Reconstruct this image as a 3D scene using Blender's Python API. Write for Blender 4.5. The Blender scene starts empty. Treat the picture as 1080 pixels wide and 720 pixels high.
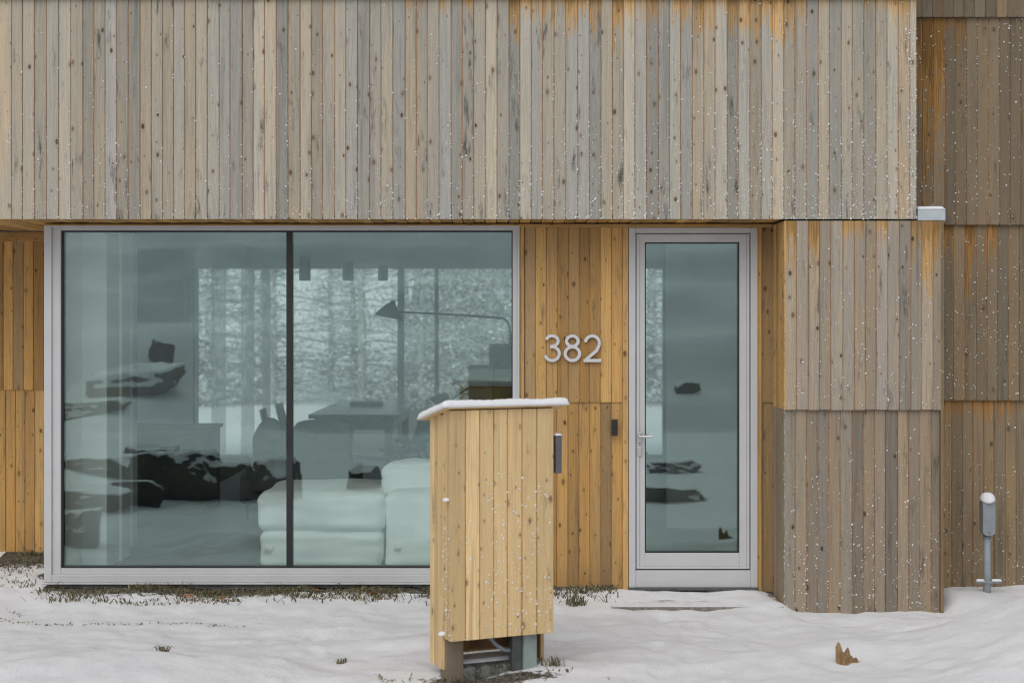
import bpy, bmesh, math, random
from mathutils import Vector, Matrix, noise
random.seed(7)
S = bpy.context.scene
COL = S.collection
R = random.Random
H = 1.97            # eye height above the ground by the wall
D = 10.0            # camera to the glass
F = 1500.0          # focal length in pixels of a 1080 px wide frame
HZ = 340.0          # horizon row

def X(px, y=0.0): return (px - 540.0) * (D + y) / F
def Z(py, y=0.0): return H + (HZ - py) * (D + y) / F

# ------------------------------------------------------------------ scene graph
def link(o, parent=None):
    COL.objects.link(o)
    if parent is not None: o.parent = parent
    return o
def tag(o, label=None, cat=None, group=None, kind=None):
    if label: o['label'] = label
    if cat: o['category'] = cat
    if group: o['group'] = group
    if kind: o['kind'] = kind
    return o
def thing(name, label, cat, loc=(0, 0, 0), rz=0.0, group=None):
    o = bpy.data.objects.new(name, None); o.empty_display_size = .1
    link(o); o.location = loc; o.rotation_euler = (0, 0, rz)
    return tag(o, label, cat, group)

class MB:
    """mesh builder: plain vertex and face lists with a uv and a four number attribute per vertex"""
    def __init__(s): s.v = []; s.f = []; s.uv = []; s.at = []; s.mi = []; s.cur = 0; s.hasat = False
    def vert(s, p, uv=(0, 0), at=(.5, .5, 1, 0)):
        s.v.append(tuple(p)); s.uv.append(uv); s.at.append(at); return len(s.v) - 1
    def face(s, ids): s.f.append(tuple(ids)); s.mi.append(s.cur)
    def box(s, x0, x1, y0, y1, z0, z1):
        b = [s.vert(p) for p in ((x0,y0,z0),(x1,y0,z0),(x1,y1,z0),(x0,y1,z0),(x0,y0,z1),(x1,y0,z1),(x1,y1,z1),(x0,y1,z1))]
        for q in ((0,3,2,1),(4,5,6,7),(0,1,5,4),(1,2,6,5),(2,3,7,6),(3,0,4,7)): s.face([b[i] for i in q])
        return s
    def obox(s, c, half, M):
        k = len(s.v); s.box(-half[0], half[0], -half[1], half[1], -half[2], half[2])
        for i in range(k, len(s.v)): s.v[i] = tuple(Vector(c) + M @ Vector(s.v[i]))
        return s
    def tube(s, pts, rad, n=10, cap=True):
        pts = [Vector(p) for p in pts]; rads = rad if isinstance(rad, (list, tuple)) else [rad]*len(pts)
        rings = []; up = None
        for i, p in enumerate(pts):
            a = pts[max(i-1, 0)]; b = pts[min(i+1, len(pts)-1)]; t = (b - a).normalized()
            if up is None: up = Vector((0,0,1)) if abs(t.z) < .9 else Vector((1,0,0))
            e1 = up.cross(t).normalized(); e2 = t.cross(e1); up = e2
            rings.append([s.vert(p + (e1*math.cos(q) + e2*math.sin(q))*rads[i]) for q in [2*math.pi*j/n for j in range(n)]])
        for a, b in zip(rings, rings[1:]):
            for j in range(n): s.face((a[j], a[(j+1) % n], b[(j+1) % n], b[j]))
        if cap: s.face(rings[0][::-1]); s.face(rings[-1])
        return s
    def lathe(s, prof, c=(0,0,0), n=24):
        rings = [[s.vert((c[0]+r*math.cos(2*math.pi*j/n), c[1]+r*math.sin(2*math.pi*j/n), c[2]+z)) for j in range(n)] for r, z in prof]
        for a, b in zip(rings, rings[1:]):
            for j in range(n): s.face((a[j], a[(j+1) % n], b[(j+1) % n], b[j]))
        s.face(rings[0][::-1]); s.face(rings[-1]); return s
    def build(s, name, mat, parent=None, smooth=False, bevel=0.0, seg=2, sub=0):
        m = bpy.data.meshes.new(name); m.from_pydata(s.v, [], s.f)
        mats = mat if isinstance(mat, (list, tuple)) else [mat]
        for q in mats: m.materials.append(q)
        if len(mats) > 1: m.polygons.foreach_set('material_index', s.mi)
        if s.hasat:
            ul = m.uv_layers.new(name='UVMap'); a = m.attributes.new('brd', 'FLOAT_COLOR', 'POINT')
            flat = []
            for l in m.loops: flat += s.uv[l.vertex_index]
            ul.data.foreach_set('uv', flat)
            a.data.foreach_set('color', [q for t in s.at for q in t])
        if smooth: m.polygons.foreach_set('use_smooth', [True]*len(m.polygons))
        m.update(); m.validate()
        bm = bmesh.new(); bm.from_mesh(m); bmesh.ops.recalc_face_normals(bm, faces=bm.faces); bm.to_mesh(m); bm.free()
        o = bpy.data.objects.new(name, m); link(o, parent)
        if bevel:
            b = o.modifiers.new('b', 'BEVEL'); b.width = bevel; b.segments = seg; b.limit_method = 'ANGLE'
        if sub:
            q = o.modifiers.new('s', 'SUBSURF'); q.levels = q.render_levels = sub
        return o

# ------------------------------------------------------------------ materials
def newmat(name):
    m = bpy.data.materials.new(name); m.use_nodes = True
    nt = m.node_tree; nt.nodes.clear()
    out = nt.nodes.new('ShaderNodeOutputMaterial'); bs = nt.nodes.new('ShaderNodeBsdfPrincipled')
    nt.links.new(bs.outputs[0], out.inputs[0])
    return m, nt, bs, out
class G:
    def __init__(s, nt): s.nt = nt
    def set(s, sock, v):
        if isinstance(v, bpy.types.NodeSocket): s.nt.links.new(v, sock)
        elif isinstance(v, (tuple, list)) and len(v) == 3 and sock.type == 'RGBA': sock.default_value = (*v, 1)
        else: sock.default_value = v
    def math(s, op, a, b=0.0, c=None):
        n = s.nt.nodes.new('ShaderNodeMath'); n.operation = op
        s.set(n.inputs[0], a); s.set(n.inputs[1], b)
        if c is not None: s.set(n.inputs[2], c)
        return n.outputs[0]
    def mix(s, f, a, b, mode='MIX'):
        n = s.nt.nodes.new('ShaderNodeMix'); n.data_type = 'RGBA'; n.blend_type = mode; n.clamp_factor = True
        s.set(n.inputs['Factor'], f); s.set(n.inputs[6], a); s.set(n.inputs[7], b); return n.outputs[2]
    def ss(s, v, a, b):
        n = s.nt.nodes.new('ShaderNodeMapRange'); n.interpolation_type = 'SMOOTHSTEP'
        s.set(n.inputs[0], v); s.set(n.inputs[1], a); s.set(n.inputs[2], b); return n.outputs[0]
    def noise(s, vec, scale=1.0, detail=3.0, rough=.55, dist=0.0):
        n = s.nt.nodes.new('ShaderNodeTexNoise'); s.set(n.inputs['Vector'], vec)
        n.inputs['Scale'].default_value = scale; n.inputs['Detail'].default_value = detail
        n.inputs['Roughness'].default_value = rough; n.inputs['Distortion'].default_value = dist; return n.outputs[0]
    def comb(s, x, y, z):
        n = s.nt.nodes.new('ShaderNodeCombineXYZ')
        s.set(n.inputs[0], x); s.set(n.inputs[1], y); s.set(n.inputs[2], z); return n.outputs[0]
    def sep(s, v):
        n = s.nt.nodes.new('ShaderNodeSeparateXYZ'); s.set(n.inputs[0], v); return n.outputs
    def obj(s): return s.nt.nodes.new('ShaderNodeTexCoord').outputs['Object']
    def bump(s, h, strength, dist=.01):
        n = s.nt.nodes.new('ShaderNodeBump'); n.inputs['Strength'].default_value = strength
        n.inputs['Distance'].default_value = dist; s.set(n.inputs['Height'], h); return n.outputs[0]

def plain(name, col, rough=.6, metal=0.0, var=.12, scale=6.0, bump=0.0, bscale=80.0):
    m, nt, bs, _ = newmat(name); g = G(nt); v = g.obj()
    n = g.noise(v, scale, 4)
    f = g.ss(n, .25, .75)
    g.set(bs.inputs['Base Color'], g.mix(f, tuple(c*(1-var) for c in col), tuple(min(1, c*(1+var)) for c in col)))
    bs.inputs['Roughness'].default_value = rough; bs.inputs['Metallic'].default_value = metal
    if bump: g.set(bs.inputs['Normal'], g.bump(g.noise(v, bscale, 4), bump, .004))
    return m

def wood(name, cA, cB, cC, stain=(.42, .2, .04), dark=.55, knot=(.06, .045, .03), knots=.5, mould=.0, grainamt=.28, kscale=1.0):
    m, nt, bs, _ = newmat(name); g = G(nt)
    uv = nt.nodes.new('ShaderNodeUVMap').outputs[0]; u, z, _z = g.sep(uv)
    an = nt.nodes.new('ShaderNodeAttribute'); an.attribute_name = 'brd'
    tone, idn, top = g.sep(an.outputs['Vector']); sst = an.outputs['Alpha']
    off = g.math('MULTIPLY', idn, 61.0)
    col = g.mix(g.ss(tone, 0, .5), cA, cB); col = g.mix(g.ss(tone, .5, 1), col, cC)
    # slow blotches along each board, then grain
    bl = g.noise(g.comb(g.math('MULTIPLY', u, 9), off, g.math('MULTIPLY', z, 1.1)), 1, 3)
    col = g.mix(g.ss(bl, .38, .68), col, g.mix(.5, col, cA))
    warp = g.noise(g.comb(g.math('MULTIPLY', u, 6), off, g.math('MULTIPLY', z, 2.2)), 1, 2)
    uu = g.math('ADD', g.math('MULTIPLY', u, 150), g.math('MULTIPLY', warp, 9))
    gr = g.noise(g.comb(uu, off, g.math('MULTIPLY', z, 2.0)), 1, 4, .65)
    fg = g.math('MULTIPLY', g.ss(gr, .35, .72), grainamt)
    col = g.mix(fg, col, tuple(c*.45 for c in cA))
    fi = g.noise(g.comb(g.math('MULTIPLY', u, 420), off, g.math('MULTIPLY', z, 14)), 1, 2)
    col = g.mix(g.math('MULTIPLY', g.ss(fi, .45, .75), .26), col, tuple(min(.8, c*1.5) for c in cB))
    # dirt and mould blotches
    if mould:
        mo = g.noise(g.comb(g.math('MULTIPLY', u, 14), off, g.math('MULTIPLY', z, 2.6)), 1, 5, .7)
        col = g.mix(g.math('MULTIPLY', g.ss(mo, .56, .74), mould), col, (.07, .068, .062))
    # orange tannin run-off below the laps
    sn = g.noise(g.comb(g.math('MULTIPLY', u, 38), off, g.math('MULTIPLY', z, 3.5)), 1, 4, .65)
    lim = g.math('MULTIPLY', sst, g.math('MULTIPLY', sn, g.math('MULTIPLY', sn, 1.35)))
    sm = g.math('SUBTRACT', 1.0, g.ss(g.math('SUBTRACT', top, lim), -.13, .04))
    sm = g.math('MULTIPLY', sm, g.ss(sst, .02, .2))
    sc = g.mix(g.ss(gr, .4, .7), stain, tuple(c*.42 for c in stain))
    col = g.mix(g.math('MULTIPLY', sm, .85), col, sc)
    co = g.math('SUBTRACT', 1.0, g.ss(g.math('SUBTRACT', top, g.math('MULTIPLY', lim, .42)), -.07, .02))
    col = g.mix(g.math('MULTIPLY', g.math('MULTIPLY', co, g.ss(sst, .25, .6)), .6), col, tuple(c*.38 for c in stain))
    stn = g.noise(g.comb(g.math('MULTIPLY', u, 22), off, g.math('MULTIPLY', z, .7)), 1, 3, .6)
    col = g.mix(g.math('MULTIPLY', g.ss(stn, .56, .72), min(.55, mould)), col, tuple(c*.6 for c in cA))
    # knots
    vo = nt.nodes.new('ShaderNodeTexVoronoi'); vo.voronoi_dimensions = '2D'; vo.inputs['Scale'].default_value = 1
    g.set(vo.inputs['Vector'], g.comb(g.math('ADD', g.math('MULTIPLY', u, 12.0), off), g.math('ADD', g.math('MULTIPLY', z, 7.0), g.math('MULTIPLY', off, 1.7)), 0.0))
    dst = vo.outputs['Distance']; cr, cg, cb = g.sep(vo.outputs['Color'])
    rad = g.math('MULTIPLY', g.math('LESS_THAN', cr, knots), g.math('ADD', .03*kscale, g.math('MULTIPLY', g.math('MULTIPLY', cg, g.math('MULTIPLY', cg, cg)), .13*kscale)))
    dd = g.math('ADD', dst, g.math('MULTIPLY', g.math('SUBTRACT', gr, .5), .035))
    km = g.math('SUBTRACT', 1.0, g.ss(g.math('DIVIDE', dd, g.math('ADD', rad, .0001)), .55, 1.1))
    km = g.math('MULTIPLY', km, g.math('GREATER_THAN', rad, .01))
    halo = g.math('MULTIPLY', g.math('SUBTRACT', 1.0, g.ss(g.math('DIVIDE', dd, g.math('ADD', rad, .0001)), .8, 2.6)), g.math('GREATER_THAN', rad, .01))
    col = g.mix(g.math('MULTIPLY', halo, .3), col, tuple(c*.5 for c in cC))
    col = g.mix(g.math('MULTIPLY', km, g.math('ADD', .45, g.math('MULTIPLY', cb, .5))), col, knot)
    br = g.math('ADD', 1-dark*.5, g.math('MULTIPLY', g.math('FRACT', g.math('MULTIPLY', idn, 17.31)), dark))
    hs = nt.nodes.new('ShaderNodeHueSaturation'); g.set(hs.inputs['Color'], col); g.set(hs.inputs['Value'], br)
    g.set(bs.inputs['Base Color'], hs.outputs[0])
    bs.inputs['Roughness'].default_value = .8; bs.inputs['Specular IOR Level'].default_value = .25
    g.set(bs.inputs['Normal'], g.bump(g.math('ADD', gr, g.math('MULTIPLY', km, -.5)), .35, .002))
    return m

M = {}
M['grey_wood'] = wood('weathered_cladding', (.375, .37, .335), (.48, .415, .31), (.575, .42, .25), stain=(.62, .36, .12), mould=.95, dark=.46, knots=.55, grainamt=.42)
M['brown_wood'] = wood('brown_cladding', (.185, .155, .112), (.25, .19, .12), (.31, .21, .105), stain=(.40, .20, .05), mould=.6, dark=.34, knots=.4)
M['block_wood'] = wood('block_upper_wood', (.33, .315, .285), (.43, .36, .27), (.52, .385, .23), stain=(.58, .33, .10), mould=.85, dark=.5, knots=.42, grainamt=.42)
M['brown_block'] = wood('block_cladding_wood', (.25, .225, .19), (.325, .26, .185), (.39, .28, .165), stain=(.40, .20, .05), mould=.8, dark=.46, knots=.42, grainamt=.4)
M['fresh_wood'] = wood('fresh_cladding', (.38, .26, .135), (.56, .315, .10), (.68, .425, .15), knot=(.09, .045, .018), mould=.62, dark=.46, knots=.85, grainamt=.46, kscale=1.15)
M['pale_wood'] = wood('pale_boards', (.64, .455, .24), (.75, .525, .265), (.85, .62, .33), knot=(.2, .105, .05), mould=.6, dark=.36, knots=.6, grainamt=.36, kscale=1.2)
M['post_wood'] = wood('weathered_post', (.2, .16, .12), (.24, .18, .12), (.28, .2, .12), mould=.3, dark=.1)
M['groove'] = plain('fresh_tongue', (.46, .24, .11), .9, var=.35, scale=3)
M['alu'] = plain('painted_aluminium', (.56, .566, .566), .42, var=.03, scale=4)
M['alu_sill'] = plain('sill_flashing', (.52, .52, .53), .5, var=.1, scale=9)
M['black'] = plain('black_gasket', (.018, .019, .02), .5, var=.2)
M['steel'] = plain('brushed_steel', (.62, .62, .63), .32, metal=.8, var=.05)
M['digit'] = plain('satin_metal', (.66, .66, .68), .4, metal=.15, var=.05)
M['grey_metal'] = plain('grey_conduit', (.27, .30, .325), .5, var=.1, scale=14)
M['vent_metal'] = plain('pale_flashing', (.47, .52, .55), .5, var=.08, scale=12)
M['side_grey'] = plain('slate_metal', (.11, .115, .125), .5, var=.1, scale=14)
M['dark_metal'] = plain('dark_steel', (.085, .09, .095), .45, var=.2, scale=20)
M['white_paint'] = plain('white_plaster', (.86, .86, .85), .8, var=.03, scale=2)
M['ceiling'] = plain('ceiling_paint', (.86, .86, .85), .9, var=.03, scale=2)
M['grey_wall'] = plain('grey_plaster', (.72, .73, .73), .8, var=.05)
M['dark_cab'] = plain('charcoal_lacquer', (.07, .072, .075), .5, var=.1)
M['grey_paint'] = plain('grey_lacquer', (.2, .205, .21), .6, var=.06)
M['floor_in'] = plain('dark_floor', (.055, .052, .05), .45, var=.12, scale=3)
M['sofa'] = plain('white_fabric', (.90, .905, .89), .95, var=.05, scale=5, bump=.3, bscale=240)
M['grey_fabric'] = plain('grey_fabric', (.21, .21, .215), .95, var=.12, scale=12, bump=.3, bscale=240)
M['table'] = plain('dark_table', (.3, .3, .3), .25, var=.2, scale=10)
M['chair'] = plain('dark_chair', (.05, .052, .055), .5, var=.1)
M['brown_cab'] = plain('walnut_case', (.2, .16, .115), .55, var=.35, scale=8)
M['concrete'] = plain('foundation_concrete', (.33, .33, .32), .9, var=.25, scale=16, bump=.5)
M['green_metal'] = plain('green_grey_steel', (.24, .30, .275), .55, var=.25, scale=10)
M['leaf'] = plain('dry_leaf', (.36, .14, .04), .8, var=.4, scale=30)
M['straw'] = plain('dead_grass', (.17, .15, .085), .9, var=.45, scale=18)
M['bay_brightener'] = None
M['splinter'] = plain('split_wood', (.26, .16, .07), .85, var=.5, scale=30, bump=.6)

def snow_mat():
    m, nt, bs, _ = newmat('snow'); g = G(nt); v = g.obj()
    n1 = g.noise(v, 2.2, 5, .6); n2 = g.noise(v, 60, 4, .7)
    g.set(bs.inputs['Base Color'], g.mix(g.ss(n1, .3, .7), (.80, .81, .825), (.85, .855, .86)))
    bs.inputs['Roughness'].default_value = .75; bs.inputs['Specular IOR Level'].default_value = .2
    g.set(bs.inputs['Normal'], g.bump(g.math('ADD', g.math('MULTIPLY', n1, 1.2), g.math('MULTIPLY', n2, .35)), .35, .03))
    return m
M['snow'] = snow_mat()
def ground_mat():
    m, nt, bs, _ = newmat('snowy_ground'); g = G(nt); v = g.obj()
    an = nt.nodes.new('ShaderNodeAttribute'); an.attribute_name = 'brd'
    soil, rock, _b = g.sep(an.outputs['Vector'])
    n1 = g.noise(v, 2.2, 5, .6); n2 = g.noise(v, 70, 6, .8); n3 = g.noise(v, 26, 5, .7)
    snow = g.mix(g.ss(n1, .3, .7), (.80, .81, .825), (.85, .855, .86))
    dirt = g.mix(g.ss(n3, .35, .7), (.05, .045, .032), (.17, .15, .11))
    dirt = g.mix(g.ss(n2, .55, .62), dirt, (.5, .5, .5))
    nd = g.math('ADD', g.math('MULTIPLY', n3, .75), g.math('MULTIPLY', n2, .25))
    f = g.ss(g.math('SUBTRACT', g.math('ADD', soil, .0), nd), -.04, .05)
    g.set(bs.inputs['Base Color'], g.mix(f, snow, dirt))
    bs.inputs['Roughness'].default_value = .8; bs.inputs['Specular IOR Level'].default_value = .2
    g.set(bs.inputs['Normal'], g.bump(g.math('ADD', g.math('MULTIPLY', n1, 1.3), g.math('ADD', g.math('MULTIPLY', n2, .5), g.math('MULTIPLY', n3, .5))), .5, .03))
    return m
M['ground'] = ground_mat()
def rock_mat():
    m, nt, bs, _ = newmat('snowy_rock'); g = G(nt); v = g.obj()
    n = g.noise(v, 3.5, 6, .65); n2 = g.noise(v, 14, 5, .7)
    rk = g.mix(g.ss(n, .35, .65), (.02, .02, .018), (.095, .078, .052))
    nz = g.sep(nt.nodes.new('ShaderNodeNewGeometry').outputs['Normal'])[2]
    f = g.ss(g.math('ADD', nz, g.math('MULTIPLY', g.math('SUBTRACT', n2, .5), .4)), .42, .54)
    g.set(bs.inputs['Base Color'], g.mix(f, rk, (.82, .83, .84)))
    bs.inputs['Roughness'].default_value = .85
    g.set(bs.inputs['Normal'], g.bump(n2, .5, .05))
    return m
M['rock'] = rock_mat()
def moss_mat():
    m, nt, bs, _ = newmat('mossy_concrete'); g = G(nt); v = g.obj()
    n = g.noise(v, 18, 5, .7); n2 = g.noise(v, 70, 4, .7)
    c = g.mix(g.ss(n, .38, .62), (.20, .20, .185), (.055, .06, .035))
    c = g.mix(g.ss(n2, .58, .68), c, (.5, .5, .5))
    g.set(bs.inputs['Base Color'], c); bs.inputs['Roughness'].default_value = .95
    g.set(bs.inputs['Normal'], g.bump(n2, .6, .01)); return m
M['moss'] = moss_mat()
def step_mat():
    m, nt, bs, _ = newmat('snow_dusted_step'); g = G(nt); v = g.obj(); x, y, z = g.sep(v)
    n = g.noise(v, 7, 5, .7); n2 = g.noise(v, 55, 4, .7)
    st = g.mix(g.ss(n2, .4, .6), (.17, .155, .12), (.26, .24, .20))
    k = g.math('ADD', g.math('MULTIPLY', n, .6), g.math('ADD', g.math('MULTIPLY', n2, .4), g.math('MULTIPLY', g.math('ADD', y, .28), -.75)))
    nz = g.sep(nt.nodes.new('ShaderNodeNewGeometry').outputs['Normal'])[2]
    k = g.math('MULTIPLY', g.ss(k, .38, .60), g.ss(nz, .4, .7))
    g.set(bs.inputs['Base Color'], g.mix(k, st, (.82, .83, .84)))
    bs.inputs['Roughness'].default_value = .85; g.set(bs.inputs['Normal'], g.bump(n2, .4, .006)); return m
M['step'] = step_mat()
def frost_mat(name, a, b):
    m, nt, bs, _ = newmat(name); g = G(nt)
    an = nt.nodes.new('ShaderNodeAttribute'); an.attribute_name = 'brd'; r = g.sep(an.outputs['Vector'])[0]
    g.set(bs.inputs['Base Color'], g.mix(r, a, b)); bs.inputs['Roughness'].default_value = .9; return m
M['frost'] = frost_mat('frosted_needles', (.62, .65, .645), (.84, .86, .87))
M['bark'] = plain('frosty_bark', (.40, .405, .40), .9, var=.5, scale=9)
M['blade'] = frost_mat('grass_blades', (.05, .05, .025), (.32, .28, .16))
def glass_mat(name, tint, refl, rc=(.90, 1.0, .97)):
    m, nt, bs, out = newmat(name); nt.nodes.remove(bs); g = G(nt)
    fr = nt.nodes.new('ShaderNodeFresnel'); bf = nt.nodes.new('ShaderNodeNewGeometry').outputs['Backfacing']
    g.set(fr.inputs[0], g.math('ADD', 1.5, g.math('MULTIPLY', bf, 1/1.5-1.5)))      # the same reflectance from either side of a pane
    tr = nt.nodes.new('ShaderNodeBsdfTransparent'); tr.inputs[0].default_value = (*tint, 1)
    gl = nt.nodes.new('ShaderNodeBsdfGlossy'); gl.inputs['Color'].default_value = (*rc, 1); gl.inputs['Roughness'].default_value = 0.0
    v = g.obj(); wob = g.noise(v, 1.1, 1); g.set(gl.inputs['Normal'], g.bump(wob, .02, .012))
    mx = nt.nodes.new('ShaderNodeMixShader'); g.set(mx.inputs[0], g.math('ADD', fr.outputs[0], refl))
    nt.links.new(tr.outputs[0], mx.inputs[1]); nt.links.new(gl.outputs[0], mx.inputs[2]); nt.links.new(mx.outputs[0], out.inputs[0])
    return m
def bay_brightener_mat():
    m, nt, bs, out = newmat('brightening_panel'); tr = nt.nodes.new('ShaderNodeBsdfTranslucent'); tr.inputs[0].default_value = (.8, .8, .78, 1)
    bs.inputs['Base Color'].default_value = (.8, .8, .78, 1); bs.inputs['Roughness'].default_value = .9
    mx = nt.nodes.new('ShaderNodeMixShader'); mx.inputs[0].default_value = .55
    nt.links.new(bs.outputs[0], mx.inputs[1]); nt.links.new(tr.outputs[0], mx.inputs[2]); nt.links.new(mx.outputs[0], out.inputs[0]); return m
M['bay_brightener'] = bay_brightener_mat()
def sheer_mat():
    m, nt, bs, out = newmat('added_sheer'); nt.nodes.remove(bs)
    tl = nt.nodes.new('ShaderNodeBsdfTranslucent'); tl.inputs[0].default_value = (.9, .9, .9, 1)
    tr = nt.nodes.new('ShaderNodeBsdfTransparent'); mx = nt.nodes.new('ShaderNodeMixShader'); mx.inputs[0].default_value = .72
    nt.links.new(tl.outputs[0], mx.inputs[1]); nt.links.new(tr.outputs[0], mx.inputs[2]); nt.links.new(mx.outputs[0], out.inputs[0]); return m
M['sheer'] = sheer_mat()
M['glass'] = glass_mat('coated_glass', (.95, 1.0, .985), .135, (.78, 1.0, .955))
M['far_glass'] = glass_mat('far_glass', (.93, .97, .96), .0)

# ------------------------------------------------------------------ cladding
JOINTS = {}
UX, UY, UZ = Vector((1,0,0)), Vector((0,1,0)), Vector((0,0,1))
def boards(mb, O, u, w, n, width, length, pitch, th=.022, seed=0, gap=.0045, ch=.003, tones=(0,1), stain=None, jit=.0025, dl=0.0, low=None):
    """a row of boards: u runs across them, w along them (towards the top), n outwards"""
    rg = R(seed); O = Vector(O); a = 0.0; mb.hasat = True; ed = JOINTS.setdefault(seed, [])
    while a < width - .004:
        p = pitch * rg.uniform(.94, 1.06); b = min(a + p, width)
        if width - b < pitch*.25: b = width
        ed.append(O.x + b*u.x); x0, x1 = a + gap/2, b - gap/2; y = rg.uniform(-jit, jit); t = min(1, max(0, rg.choice([rg.uniform(*tones), rg.gauss(sum(tones)/2, .22)])))
        idn = rg.random(); st = stain(rg, a/width) if stain else 0.0
        z0 = rg.uniform(-dl, dl)
        prof = [(x0, -th), (x0, y-ch), (x0+ch, y), (x1-ch, y), (x1, y-ch), (x1, -th)]
        rings = []
        for zz in (z0, length):
            rings.append([mb.vert(O + u*q + n*r + w*zz, (q, zz + seed*.37), (t, idn, length-zz, st)) for q, r in prof])
        k = len(prof)
        for j in range(k): mb.face((rings[0][j], rings[0][(j+1) % k], rings[1][(j+1) % k], rings[1][j]))
        mb.face(rings[0][::-1]); mb.face(rings[1]); a = b
    return mb
def panel(name, parent, O, u, w, n, width, length, mat, pitch=.0775, label=None, back=True, **kw):
    mb = MB(); boards(mb, O, u, w, n, width, length, pitch, **kw)
    if back:
        mb.cur = 1; O = Vector(O); c = O + u*width/2 + w*(length/2+.004) - n*.0145
        Mx = Matrix((u, w, n)).transposed(); mb.obox(c, (width/2-.003, length/2-.006, .0075), Mx)
    o = mb.build(name, [M[mat], M['groove']], parent)
    if label: o['label'] = label
    return o

house = thing('wooden_house', 'house clad in weathered vertical boards with a big window and a pale glazed door', 'house')
ov = -.43                                        # face of the upper storey
zs = Z(231, ov)                                  # its lower edge
xr = X(967, ov)
def st_up(rg, f):
    x = -6.0 + f*(xr+6.0); px = 540 + x*F/(D+ov)
    k = .15 if px < 420 else (.95 if 515 < px < 830 else .5)
    return k * (rg.random()**.6 if rg.random() < (.35 if px < 420 else .92) else .1)
zt = Z(-9, ov)
panel('upper_cladding', house, (-6.0, ov, zs), UX, UZ, -UY, xr+6.0, zt-zs, 'grey_wood', seed=11, tones=(.02, .75), stain=st_up)
panel('upper_cladding', house, (-6.0, ov-.03, zt-.05), UX, UZ, -UY, xr+6.0, 1.5, 'grey_wood', seed=12, tones=(.05, .8))
MB().box(-6.02, xr-.003, ov+.026, 9.2, zs+.027, 5.3).build('wall_core', M['grey_paint'], house)
MB().box(-6.15, 6.7, ov-.12, 9.35, 5.3, 5.45).build('roof', M['dark_metal'], house)
# right-hand wall in lapped rows
rows = [(18, .03, 'brown_wood', 4.9), (237, .06, 'brown_wood', 18), (422, .09, 'brown_wood', 237), (622, .12, 'brown_wood', 422)]
xw0, xw1 = xr-.06, 6.5
for i, (pb, yy, mt, pt) in enumerate(rows):
    z0 = Z(pb, yy); z1 = 5.29 if i == 0 else Z(pt, rows[i-1][1])+.05
    def st_r(rg, f, i=i):
        px = 540 + (xw0 + f*(xw1-xw0))*F/(D+.1)
        if i == 1: return 4.0*rg.uniform(.5, 1) if px < 990 else (1.2*rg.random() if px < 1012 else .15*rg.random())
        if i == 2: return 1.2*rg.random() if rg.random() < .4 else .08
        return .6*rg.random()
    panel('side_cladding', house, (xw0, yy, z0), UX, UZ, -UY, xw1-xw0, z1-z0, mt, seed=21+i, tones=((.0, .6), (.1, .75), (.1, .8), (.3, 1))[i], stain=st_r)
MB().box(xw0, 6.48, .146, 9.2, .02, 5.29).build('wall_core', M['grey_paint'], house)
# projecting block to the right of the door
bx0, bx1 = X(828, ov), X(996, ov)
zb_mid, zb_top = Z(432, ov), zs-.012
def st_b(rg, f): return 1.3*rg.random()**1.3 if rg.random() < .7 else .1
panel('block_cladding', house, (bx0, ov, zb_mid), UX, UZ, -UY, bx1-bx0, zb_top-zb_mid, 'block_wood', seed=41, tones=(.25, .95), stain=st_b, dl=.002)
panel('block_cladding', house, (bx0-.0, ov+.028, -.06), UX, UZ, -UY, bx1-bx0-.012, zb_mid+.11, 'brown_block', seed=43, tones=(.1, .9), stain=lambda rg, f: .2*rg.random(), dl=.0)
panel('block_return', house, (bx0-.002, .0, zb_mid), -UY, UZ, -UX, .0-ov, zb_top-zb_mid, 'fresh_wood', seed=44, tones=(.4, 1.), pitch=.11)
panel('block_return', house, (bx0-.001, .0, -.06), -UY, UZ, -UX, -ov-.03, zb_mid+.11, 'brown_block', seed=45, tones=(.4, 1.), pitch=.11)
MB().box(bx0+.05, bx1-.03, ov+.056, .11, -.06, zb_top-.01).build('wall_core', M['grey_paint'], house)
panel('block_return', house, (bx1-.002, ov, -.06), UY, UZ, UX, .5, zb_top+.06, 'brown_wood', seed=46, tones=(.4, 1.), pitch=.09)
# recess cladding
yl = .9
wl, wr = X(48), X(548)
for z0, z1, sd, tn in ((Z(590, yl), Z(412, yl), 51, (.2, .8)), (Z(411, yl), zs-.02, 52, (.1, .8))):
    o = panel('recess_cladding', house, (-6.0, yl+(.0 if sd == 52 else .014), z0), UX, UZ, -UY, wl+6.0, z1-z0+(.04 if sd == 51 else 0), 'fresh_wood', seed=sd, tones=tn)
for z0, z1, sd, tn in ((Z(621), Z(424), 53, (.25, .95)), (Z(424), Z(240), 54, (.2, .9))):
    panel('recess_cladding', house, (X(553), (.012 if sd == 53 else 0), z0), UX, UZ, -UY, X(657)-X(553), z1-z0+(.04 if sd == 53 else 0), 'fresh_wood', seed=sd, tones=tn, pitch=.0745)
for z0, z1, sd in ((Z(624), Z(424), 55), (Z(424), Z(240), 56)):
    panel('recess_cladding', house, (X(802.5), (.012 if sd == 55 else 0), z0), UX, UZ, -UY, X(829)-X(802.5), z1-z0+(.04 if sd == 55 else 0), 'fresh_wood', seed=sd, tones=(.0, .35), pitch=.1)
def trim(x0, x1, y0, y1, z0, z1, sd, horizontal=False, tone=(.55, .95), mat='fresh_wood', name='trim'):
    mb = MB()
    if horizontal: boards(mb, (x0, y0, z0), UZ, UX, -UY, z1-z0, x1-x0, z1-z0, th=y1-y0, seed=sd, tones=tone, gap=.001)
    else: boards(mb, (x0, y0, z0), UX, UZ, -UY, x1-x0, z1-z0, x1-x0, th=y1-y0, seed=sd, tones=tone, gap=.001)
    return mb.build(name, M[mat], house)
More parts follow.
